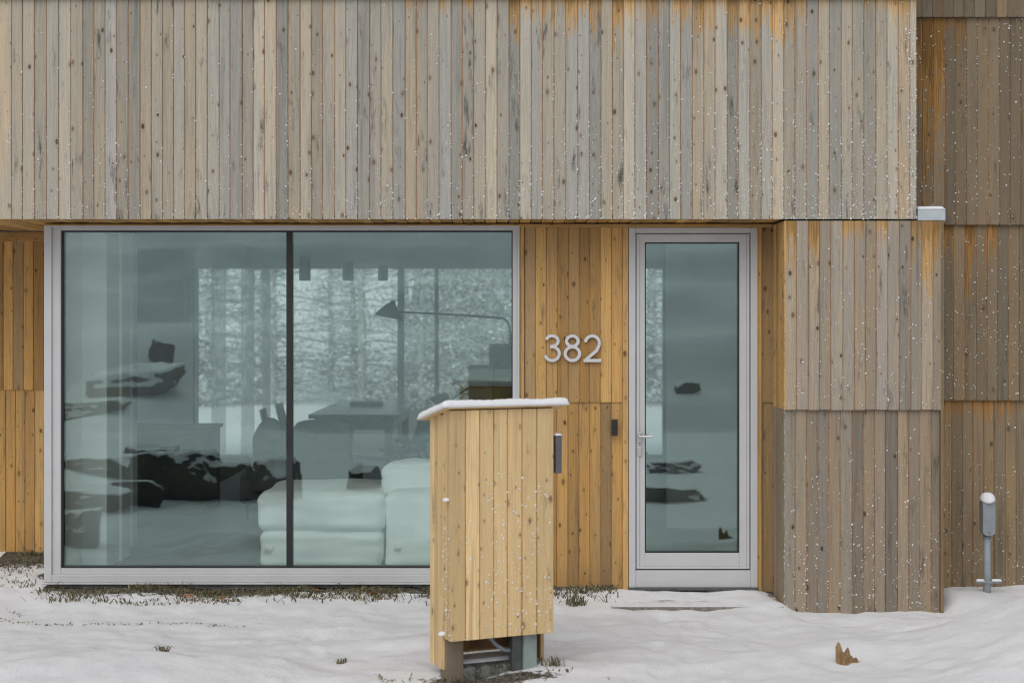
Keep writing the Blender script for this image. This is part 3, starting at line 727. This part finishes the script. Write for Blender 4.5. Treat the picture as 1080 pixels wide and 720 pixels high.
def snowcap(name, parent, x0, x1, y0, y1, z0, h, seed=0, nx=24, ny=10, slope=0.0, edge=.02):
    mb = MB(); top = []; bot = []
    for i in range(nx+1):
        rt, rb = [], []
        for j in range(ny+1):
            u, v = i/nx, j/ny; x = x0+(x1-x0)*u; y = y0+(y1-y0)*v
            d = min(u*(x1-x0), (1-u)*(x1-x0), v*(y1-y0), (1-v)*(y1-y0))
            k = min(1, d/edge); k = math.sqrt(max(0, 1-(1-k)**2))
            zz = z0 + slope*(y-y0)
            rt.append(mb.vert((x + .004*noise.noise(Vector((x*30, y*30, seed))), y+.004*noise.noise(Vector((y*30, x*30, seed+5))), zz + h*(.25 + .75*k)*(1+.11*noise.noise(Vector((x*7, y*7, seed)))+.07*noise.noise(Vector((x*40, y*40, seed))) ))))
            rb.append(mb.vert((x, y, zz)))
        top.append(rt); bot.append(rb)
    for i in range(nx):
        for j in range(ny):
            mb.face((top[i][j], top[i+1][j], top[i+1][j+1], top[i][j+1])); mb.face((bot[i][j+1], bot[i+1][j+1], bot[i+1][j], bot[i][j]))
    for i in range(nx):
        mb.face((bot[i][0], bot[i+1][0], top[i+1][0], top[i][0])); mb.face((bot[i+1][ny], bot[i][ny], top[i][ny], top[i+1][ny]))
    for j in range(ny):
        mb.face((bot[0][j+1], bot[0][j], top[0][j], top[0][j+1])); mb.face((bot[nx][j], bot[nx][j+1], top[nx][j+1], top[nx][j]))
    return mb.build(name, M['snow'], parent, True)
snowcap('snow_cap', vt, -vw/2, vw/2, .01, .4, .079, .022, 3)

# ------------------------------------------------------------------ utility cabinet in front
yb0 = -2.5; th = math.radians(-22.6)
bxl = X(475, yb0)
ub = thing('utility_cabinet', 'pale wooden utility cabinet on posts with a snow covered roof in front of the window', 'utility cabinet', (bxl, yb0, 0), 0)
ub.rotation_euler = (0, 0, -th)                # local x runs along its front
W_ = .598; FD = .115; DP = .34
zt_, zb_ = Z(433, yb0), Z(676.5, yb0)
panel('front_panel', ub, (0, 0, zb_), UX, UZ, -UY, W_, zt_-zb_, 'pale_wood', pitch=.083, seed=70, tones=(.1, .9), th=.03, gap=.005)
MB().box(.012, W_-.012, .024, FD, zb_+.012, zt_).build('core', M['groove'], ub)
panel('front_return', ub, (.0, FD, zb_), -UY, UZ, -UX, FD-.002, zt_-zb_, 'pale_wood', pitch=.06, seed=71, tones=(.4, 1), th=.012, back=False)
panel('front_return', ub, (W_, .002, zb_), UY, UZ, UX, FD-.002, zt_-zb_, 'pale_wood', pitch=.06, seed=72, tones=(.2, .8), th=.012, back=False)
zsd = Z(702, yb0+.2)
panel('side_panel', ub, (.004, DP, zsd), -UY, UZ, -UX, DP-FD-.002, zt_-zsd-.03, 'pale_wood', pitch=.066, seed=73, tones=(.3, 1), th=.02)
panel('side_panel', ub, (W_-.004, FD+.002, zsd), UY, UZ, UX, DP-FD, zt_-zsd-.03, 'pale_wood', pitch=.066, seed=74, tones=(.2, .8), th=.02)
panel('back_panel', ub, (W_-.03, DP-.0, zsd+.035), -UX, UZ, UY, W_-.06, zt_-zsd-.065, 'pale_wood', pitch=.083, seed=75, tones=(.1, .8), th=.022)
mb = MB(); boards(mb, (.012, .10, -.05), UX, UZ, -UY, .10, zb_+.3, .1, th=.09, seed=76, gap=.001); mb.build('post', M['post_wood'], ub)
MB().box(W_-.155, W_-.075, .055, .135, -.1, zb_+.2).build('post', M['green_metal'], ub, bevel=.004)
MB().box(W_-.215, W_-.158, .07, .12, -.1, zb_+.2).build('channel', M['dark_metal'], ub, bevel=.003)
cp = [Vector((.24, .14, zb_+.06)), Vector((.255, .13, zb_-.0)), Vector((.30, .11, zb_-.06)), Vector((.35, .10, zb_-.095)), Vector((.40, .095, zb_-.10))]
MB().tube(cp, .011, 10).build('cable', M['grey_metal'], ub, True)
MB().box(.10, W_-.03, .10, .36, -.2, .118).build('plinth', M['moss'], ub, bevel=.015)
snowcap('plinth_snow', ub, .11, W_-.04, .18, .35, .114, .02, 8)
sl = math.tan(math.radians(-12))
def roof(mb, x0, x1, y0, y1, z, t):
    b = [mb.vert((x, y, z + (y-0)*sl + dz)) for dz in (0, t) for x, y in ((x0, y0), (x1, y0), (x1, y1), (x0, y1))]
    for q in ((0,3,2,1),(4,5,6,7),(0,1,5,4),(1,2,6,5),(2,3,7,6),(3,0,4,7)): mb.face([b[i] for i in q])
mb = MB(); mb.hasat = True; roof(mb, -.035, W_+.065, -.02, DP+.05, zt_+.008, .016)
for i in range(8): mb.uv[i] = (mb.v[i][2]*2, mb.v[i][0])
mb.build('roof', M['pale_wood'], ub)
snowcap('snow_cap', ub, -.052, W_+.078, -.036, DP+.06, zt_+.028-sl*-.036*1, .042, 6, nx=90, ny=40, slope=sl, edge=.035)
sb = MB().box(W_+.014, W_+.05, .0, .04, Z(500, yb0+.2), Z(460, yb0+.2)); sb = sb.build('side_conduit', M['side_grey'], ub, bevel=.006)
snowcap('conduit_snow', ub, W_+.013, W_+.051, -.002, .042, Z(460, yb0+.2)+.001, .012, 9, nx=6, ny=6)

# conduit post by the right-hand wall
cx = X(1041, -.12)
up_ = thing('conduit_post', 'grey conduit post with an oblong box and a cap of snow against the right wall', 'post', (cx, -.12, 0))
MB().tube([(0, 0, -.1), (0, 0, Z(560, -.12))], .0265, 16).build('pipe', M['grey_metal'], up_, True)
mb = MB(); n = 12; w2, zt4, zb4 = .044, Z(530, -.12), Z(560, -.12)
out = [(w2*math.cos(math.pi*k/n), zt4 + w2*math.sin(math.pi*k/n)) for k in range(n+1)] + [(-w2*math.cos(math.pi*k/n), zb4 - .6*w2*math.sin(math.pi*k/n)) for k in range(n+1)]
f_ = [mb.vert((p, -.05, q)) for p, q in out]; b_ = [mb.vert((p, .035, q)) for p, q in out]
mb.face(f_); mb.face(b_[::-1])
for k in range(len(out)): mb.face((f_[k], f_[(k+1) % len(out)], b_[(k+1) % len(out)], b_[k]))
hb = mb.build('junction_box', M['grey_metal'], up_, bevel=.006)
for q in (zt4+.012, zb4-.004): MB().lathe([(.0, 0), (.006, 0), (.006, .004), (.0, .004)], (0, -.0545, q), 8).build('screw', M['dark_metal'], hb).rotation_euler = (0, 0, 0)
mb = MB(); rows_ = []
for i in range(9):
    b = math.pi/2*i/8; rows_.append([mb.vert((.052*math.cos(b)*math.cos(a_) + .003*noise.noise(Vector((a_, b, 1))), -.01+.06*math.cos(b)*math.sin(a_), zt4 + .012 + .062*math.sin(b)+.008*math.cos(a_*2+.5)*math.cos(b))) for a_ in [2*math.pi*j/16 for j in range(16)]])
for a, b in zip(rows_, rows_[1:]):
    for j in range(16): mb.face((a[j], a[(j+1) % 16], b[(j+1) % 16], b[j]))
mb.face(rows_[0][::-1]); mb.build('snow_cap', M['snow'], up_, True)
zc = Z(612.5, -.12)
MB().box(-.088, .088, -.036, -.028, zc-.008, zc+.006).build('crossbar', M['grey_metal'], up_, bevel=.001)
for a, b in ((-.088, -.03), (.022, .09)): snowcap('crossbar_snow', up_, a, b, -.044, -.018, zc+.0065, .014, 4+a, nx=10, ny=4, edge=.01)

# splintered stump
stx, sty = X(893, -2.2), -2.2
sg = gz(stx, sty)
st = thing('splintered_stump', 'small splintered wooden stump poking out of the snow drift', 'stump', (stx, sty, sg-.022))
mb = MB(); rg = R(5)
for i, (x, hgt, w2, lean) in enumerate(((-.035, .20, .022, -.12), (-.015, .12, .02, .0), (.006, .155, .018, .02), (.022, .09, .02, .12), (.045, .075, .018, .25), (.068, .045, .014, .5), (-.01, .09, .024, .02))):
    y = rg.uniform(-.015, .015)
    mb.tube([(x, y, -.08), (x+lean*.03, y, hgt*.34), (x+lean*hgt*.34, y+.004, hgt*.54), (x+lean*hgt*.4, y, hgt*.68)], [w2*1.1, w2, w2*.75, w2*.25], 6)
mb.build('trunk', M['splinter'], st)

# grass along the wall, tufts and leaves
def blades(mb, x, y, z, n, h, spread, rg, flat=.5):
    mb.hasat = True
    for _ in range(n):
        a = rg.uniform(0, 6.28); r = spread*rg.random()**.7; bx, by = x+r*math.cos(a), y+r*math.sin(a)*.6
        l = h*rg.uniform(.4, 1.1); d = rg.uniform(0, 6.28); tl = rg.uniform(.2, 1)*flat*2
        ex, ey = math.cos(d)*l*tl, math.sin(d)*l*tl; w = rg.uniform(.0012, .0034)
        px_, py_ = -math.sin(d)*w, math.cos(d)*w; c = (rg.random(), 0, 0, 0)
        v = [mb.vert((bx-px_-w, by-py_, z-.004), (0,0), c), mb.vert((bx+px_+w, by+py_, z-.004), (0,0), c), mb.vert((bx+ex*.5+px_*.7+w*.6, by+ey*.5, z+l*.7), (0,0), c), mb.vert((bx+ex*.5-px_*.7-w*.6, by+ey*.5, z+l*.7), (0,0), c), mb.vert((bx+ex, by+ey, z+l*(1-.45*tl)), (0,0), c)]
        mb.face(v[:4]); mb.face((v[3], v[2], v[4]))
rg = R(31); mb = MB()
for k in range(1500):
    t = rg.random(); x = wl - .45 + t*(X(645)-wl+.45)
    if x > X(590) and x < X(592): continue
    yw = yl if x < wl-.02 else 0.0
    lim = .24 + .10*noise.noise(Vector((x*1.4, 3, 0))) + (.1 if X(60) < x < X(300) else 0) + (.75 if x < wl-.02 else 0)
    y = yw - .05 - lim*rg.random()**1.4
    if noise.noise(Vector((x*5, y*5, 2))) < -.16: continue
    blades(mb, x, y, gz(x, y), rg.randint(3, 7), .05 if y > yw-.2 else .032, .045, rg, .8)
for k in range(90):
    x = X(60)+rg.random()*(X(285)-X(60)); y = -.93+rg.gauss(0, .02)
    blades(mb, x, y, gz(x, y), 2, .015, .02, rg, 1.2)
for k in range(60):
    x = X(0)+rg.random()*(X(60)-X(0)); y = -.7+rg.gauss(0, .1)
    blades(mb, x, y, gz(x, y), 2, .015, .03, rg, 1.2)
for k in range(50):
    x = -.12+rg.gauss(0, .3); y = -2.42+rg.gauss(0, .07); blades(mb, x, y, gz(x, y), 3, .03, .04, rg, 1)
for k in range(420):
    x = rg.uniform(wl-.3, X(645)); yw = yl if x < wl-.02 else 0.0; y = yw - rg.uniform(.06, .42)
    blades(mb, x, y, gz(x, y)+.004, 1, rg.uniform(.05, .09), .03, rg, 1.0)
tag(mb.build('dead_grass', M['blade']), 'dry grass and litter along the foot of the house', 'grass', kind='stuff')
for i, (p, y, h, lb) in enumerate(((171, -1.75, .06, 'dry grass tuft sticking out of the snow below the big window'), (360, -1.95, .035, 'small dark grass tuft in the snow left of the utility cabinet'), (607, -.42, .07, 'grass tuft against the boards left of the doorstep'), (584, -2.25, .06, 'brown grass clump beside the right post of the utility cabinet'))):
    mb = MB(); x = X(p, y); blades(mb, 0, 0, 0, 45 if h < .065 else 90, h*1.15, .03 if i < 2 else .07, R(i+3), .6)
    o = mb.build('grass_tuft', M['blade']); o.location = (x, y, gz(x, y)); tag(o, lb, 'grass tuft', 'grass tufts in the snow')
for i, (p, y, lb) in enumerate(((198, -.33, 'orange fallen leaf in the grass under the left part of the big window'), (235, -.36, 'yellowish fallen leaf right of the orange one under the window'), (333, -.20, 'reddish fallen leaf under the window right of the black mullion'), (396, -.22, 'orange fallen leaf under the window near the utility cabinet'))):
    mb = MB(); v = [mb.vert(q) for q in ((-.035, 0, .004), (-.012, -.02, .014), (.02, -.018, .02), (.042, 0, .012), (.02, .02, .018), (-.012, .018, .006), (.0, 0, .010))]
    for k in range(6): mb.face((v[6], v[k], v[(k+1) % 6]))
    o = mb.build('fallen_leaf', M['leaf']); o.modifiers.new('t', 'SOLIDIFY').thickness = .002
    x = X(p, y); o.location = (x, y, gz(x, y)+.022); o.rotation_euler = (.3, .2, i*1.1); tag(o, lb, 'leaf', 'fallen leaves under the window')

# snow flecks blown on to the boards
def flecks(name, parent, spec, seed, big=1.0):
    rg = R(seed); mb = MB()
    for (n, fn) in spec:
        for _ in range(n):
            q = fn(rg)
            if q is None: continue
            p, nn = q; r = big*(.0016 + .0042*rg.random()**2.4); nn = Vector(nn); p = Vector(p)
            e1 = nn.cross(UZ).normalized(); e2 = e1.cross(nn); s1, s2 = r*rg.uniform(.7, 1.5), r*rg.uniform(.7, 1.5)
            a0 = rg.random()*6; c = mb.vert(p + nn*r*.8); rim = [mb.vert(p - nn*.001 + e1*s1*math.cos(a0+1.2566*k) + e2*s2*math.sin(a0+1.2566*k)) for k in range(5)]
            for k in range(5): mb.face((c, rim[k], rim[(k+1) % 5]))
    o = mb.build(name, M['snow'], parent); o['kind'] = 'stuff'; return o
def joint(rg, x, seed, share=.5):
    if rg.random() > share: return x
    return min(JOINTS[seed], key=lambda q: abs(q-x)) - abs(rg.gauss(0, .006))
def clump(x, z): return noise.noise(Vector((x*2.3, z*2.3, 7))) * .5 + .5
def f_up(rg):
    x = joint(rg, rg.uniform(-4.6, xr-.05), 11); z = zs + (zt-zs)*(rg.random()**1.5)
    px_ = 540+x*F/(D+ov); py = HZ-(z-H)*F/(D+ov)
    k = (.35 + .65*sms(300, 900, px_)) * (.12+.88*sms(10, 225, py)) * (.4+1.1*clump(x, z))
    return ((x, ov-.002, z), (0, -1, 0)) if rg.random() < k*1.2*clump(x*3.1+9, z*2.2)**.7 else None
def f_edge(rg):
    return ((xr-.075*rg.random()**1.3, ov-.002, rg.uniform(zs, zs+1.3)), (0, -1, 0))
def f_right(rg):
    x = joint(rg, rg.uniform(xr, 4.6), 22); z = Z(rg.uniform(0, 237), .06)
    return ((x, .055, z), (0, -1, 0)) if rg.random() < .25+.75*clump(x*1.5, z) else None
def f_right2(rg):
    x = rg.uniform(bx1, 4.6); t = rg.random()**.7
    return ((x, .085, Z(240+t*180, .09)), (0, -1, 0)) if rg.random() < .2+.8*clump(x*1.5, t) else None
def f_right3(rg):
    x = rg.uniform(bx1, 4.6); return ((x, .115, Z(425+195*rg.random()**.6, .12)), (0, -1, 0))
def f_blk(rg):
    x = rg.uniform(bx0, bx1); t = rg.random()**.6
    return ((x, ov-.002, Z(240+t*190, ov)), (0, -1, 0)) if rg.random() < .3+.7*clump(x*2, t*3) else None
def f_blk2(rg):
    x = joint(rg, rg.uniform(bx0+.01, bx1-.03), 43, .4); t = rg.random()**.45; return ((x, ov+.026, Z(436+t*207, ov)), (0, -1, 0))
def f_cor(rg):
    return ((bx0-.003, ov+.03*rg.random(), Z(240+rg.random()*400, ov)), (-1, 0, 0))
flecks('snow_flecks', house, [(17000, f_up), (330, f_edge), (2300, f_right), (1900, f_right2), (720, f_right3), (500, f_blk), (650, f_blk2), (200, f_cor)], 91)
def f_box(rg):
    t = rg.random()**.8; x = W_*(.12+.86*rg.random()**.7); z = zb_ + (zt_-zb_)*.72*(1-t)
    return ((x, -.002, z), (0, -1, 0)) if rg.random() < .25+.9*clump(x*6, z*4)**2 else None
def f_boxs(rg): return ((-.003, FD*rg.random(), zb_ + .6*rg.random()), (-1, 0, 0))
fb = flecks('snow_flecks', ub, [(850, f_box), (90, f_boxs)], 92, 1.15)
for x, y, z, r in ((-.012, .03, Z(528, yb0), .022), (-.012, .09, Z(672, yb0), .026)):
    mb = MB().lathe([(.002, -r*.3), (r*.8, -r*.2), (r, .1*r), (r*.6, r*.5), (.002, r*.62)], (x, y, z), 9)
    mb.build('snow_lump', M['snow'], ub, True)

# ------------------------------------------------------------------ boulders and bank behind the camera (seen in the glass)
def rmarch(p, q):
    dx, dz = (p-540)/F, (HZ-q)/F; V = 10.3
    while V < 60:
        if H + dz*V <= gz(dx*V, -(V-D)): break
        V += .05
    return dx*V, -(V-D), H+dz*V, V
def boulder(p0, p1, q0, q1, seed, depth=1.0, group='boulders mirrored in the glass', label='dark snow topped boulder mirrored in the window glass'):
    x, y, z, V = rmarch((p0+p1)/2, q1); w = (p1-p0)*V/F; h = (q1-q0)*V/F
    bm = bmesh.new(); bmesh.ops.create_icosphere(bm, subdivisions=5, radius=1)
    rb = R(int(seed*10)); pl = []
    for _ in range(15):
        n_ = Vector((rb.gauss(0, 1), rb.gauss(0, 1), rb.gauss(0, .8))).normalized(); pl.append((n_, rb.uniform(.62, .95)))
    pl.append((Vector((rb.uniform(-.15, .15), rb.uniform(-.1, .2), 1)).normalized(), .62))
    for v in bm.verts:
        c = v.co.normalized(); k = min([h_q/max(.05, c.dot(n_)) for n_, h_q in pl] + [1.25])
        k *= 1 + .10*noise.noise(c*3+Vector((seed, 0, 0))) + .05*noise.noise(c*11+Vector((0, seed, 0)))
        v.co = Vector((c.x*w*.62*k, c.y*w*.6*depth*k, c.z*h*1.05*k))
    m = bpy.data.meshes.new('boulder'); bm.to_mesh(m); bm.free(); m.materials.append(M['rock'])
    m.polygons.foreach_set('use_smooth', [True]*len(m.polygons))
    o = bpy.data.objects.new('boulder', m); link(o); o.location = (x, y - w*.3*depth, z + h*.22)
    return tag(o, label, 'boulder', group)
for i, a in enumerate(((54, 104, 536, 577), (50, 128, 512, 536), (40, 150, 478, 498), (118, 178, 468, 494), (150, 232, 470, 526), (222, 272, 484, 528), (262, 318, 478, 526),
        (84, 176, 386, 414), (46, 116, 420, 440), (156, 178, 356, 386), (110, 160, 505, 532),
        (676, 736, 486, 499), (672, 748, 512, 529), (712, 736, 402, 415),
        (372, 398, 490, 516))):
    boulder(*a, seed=i*3.7+1, depth=.7)

# ------------------------------------------------------------------ frosted wood behind the house
def frosted_tree_mesh(seed, hgt, wd):
    rg = R(seed); t = MB(); c = MB(); c.hasat = True
    t.tube([(0, 0, -.3), (.03, .02, hgt*.3), (-.03, .04, hgt*.65), (0, 0, hgt)], [.13, .10, .06, .015], 9)
    for k in range(90):
        z = hgt*(.015 + .96*(k/90)**1.25); a = rg.uniform(0, 6.28); l = wd*(1-.72*z/hgt)*rg.uniform(.6, 1.1)
        dr = rg.uniform(-.35, .15)
        pts = [Vector((math.cos(a)*l*q, math.sin(a)*l*q, z + dr*l*q*q + .12*q)) for q in (0, .35, .7, 1)]
        t.tube(pts, [.028, .02, .012, .004], 5, False)
        for _ in range(62):
            q = rg.random()**.7; p = Vector((math.cos(a)*l*q, math.sin(a)*l*q, z + dr*l*q*q + .12*q)) + Vector((rg.gauss(0, .16), rg.gauss(0, .16), rg.gauss(0, .10)))
            s_ = rg.uniform(.018, .055); cc = (rg.uniform(.2, .85), 0, 0, 0)
            e1 = Vector((rg.gauss(0, 1), rg.gauss(0, 1), rg.gauss(0, .5))).normalized()*s_; e2 = Vector((rg.gauss(0, 1), rg.gauss(0, 1), rg.gauss(0, .7))).normalized()*s_*.6
            c.face([c.vert(p+e1, (0,0), cc), c.vert(p+e2, (0,0), cc), c.vert(p-e1, (0,0), cc), c.vert(p-e2, (0,0), cc)])
    return t, c
protos = []
for k, (s_, hgt, wd) in enumerate(((1, 6.5, 1.7), (2, 8.0, 1.9), (3, 5.2, 1.6))):
    root = thing('frosted_tree', 'frost covered tree in the wood seen through the far windows', 'tree', (0, 0, 0), 0, 'frosted trees behind the house')
    t, c = frosted_tree_mesh(s_, hgt, wd); t.build('trunk', M['bark'], root); c.build('crown', M['frost'], root); protos.append(root)
rg = R(77); k = 0
for row, (yy, sp) in enumerate(((22.5, 1.75), (25.0, 1.9), (28.0, 2.2))):
    x = -10.5 + row*.7
    while x < 7.5:
        xx, y2 = x + rg.uniform(-.4, .4), yy + rg.uniform(-.9, .9); loc = (xx, y2, gz(xx, y2)-.1)
        if k < 3: o = protos[k]; o.location = loc
        else:
            o = dup(protos[k % 3], loc, 0, protos[0]['label'])
        o.rotation_euler = (0, 0, rg.uniform(0, 6.28)); s_ = rg.uniform(.85, 1.2); o.scale = (s_, s_, s_)
        k += 1; x += sp

# ------------------------------------------------------------------ light, sky, camera
w = bpy.data.worlds.new('World'); S.world = w; w.use_nodes = True; nt = w.node_tree; nt.nodes.clear()
sky = nt.nodes.new('ShaderNodeTexSky'); sky.sky_type = 'NISHITA'; sky.sun_disc = False
EL, AZ = math.radians(50), math.radians(200)       # azimuth clockwise from +Y
sky.sun_elevation = EL; sky.sun_rotation = AZ; sky.air_density = 1.0; sky.dust_density = 3.0
hs = nt.nodes.new('ShaderNodeHueSaturation'); hs.inputs['Saturation'].default_value = .36
bg = nt.nodes.new('ShaderNodeBackground'); bg.inputs[1].default_value = .10; wo = nt.nodes.new('ShaderNodeOutputWorld')
nt.links.new(sky.outputs[0], hs.inputs['Color']); nt.links.new(hs.outputs[0], bg.inputs[0]); nt.links.new(bg.outputs[0], wo.inputs[0])
sl_ = bpy.data.lights.new('sun', 'SUN'); sl_.energy = .8; sl_.angle = math.radians(70); sl_.color = (1, .99, .98)
so_ = bpy.data.objects.new('sun', sl_); link(so_)
dirv = Vector((math.sin(AZ)*math.cos(EL), math.cos(AZ)*math.cos(EL), math.sin(EL)))
so_.rotation_euler = (-dirv).to_track_quat('-Z', 'Y').to_euler(); so_.location = dirv*30

cd = bpy.data.cameras.new('camera'); cam = bpy.data.objects.new('camera', cd); link(cam)
cam.location = (0, -D, H); cam.rotation_euler = (math.radians(90), 0, 0)
cd.sensor_width = 36; cd.lens = 36*F/1080; cd.shift_y = -20/1080.; cd.clip_end = 600; cd.clip_start = .1
cd.dof.use_dof = True; cd.dof.focus_distance = 10.0; cd.dof.aperture_fstop = 2.0
S.camera = cam
S.view_settings.view_transform = 'Standard'; S.view_settings.look = 'None'; S.view_settings.gamma = 1; S.view_settings.exposure = 0.08
S.view_settings.use_curve_mapping = False
S.render.engine = 'CYCLES'
c = S.cycles; c.use_denoising = True; c.max_bounces = 10; c.diffuse_bounces = 5; c.glossy_bounces = 5; c.transparent_max_bounces = 24; c.sample_clamp_indirect = 8
c.filter_width = 1.15; c.caustics_reflective = False; c.caustics_refractive = False
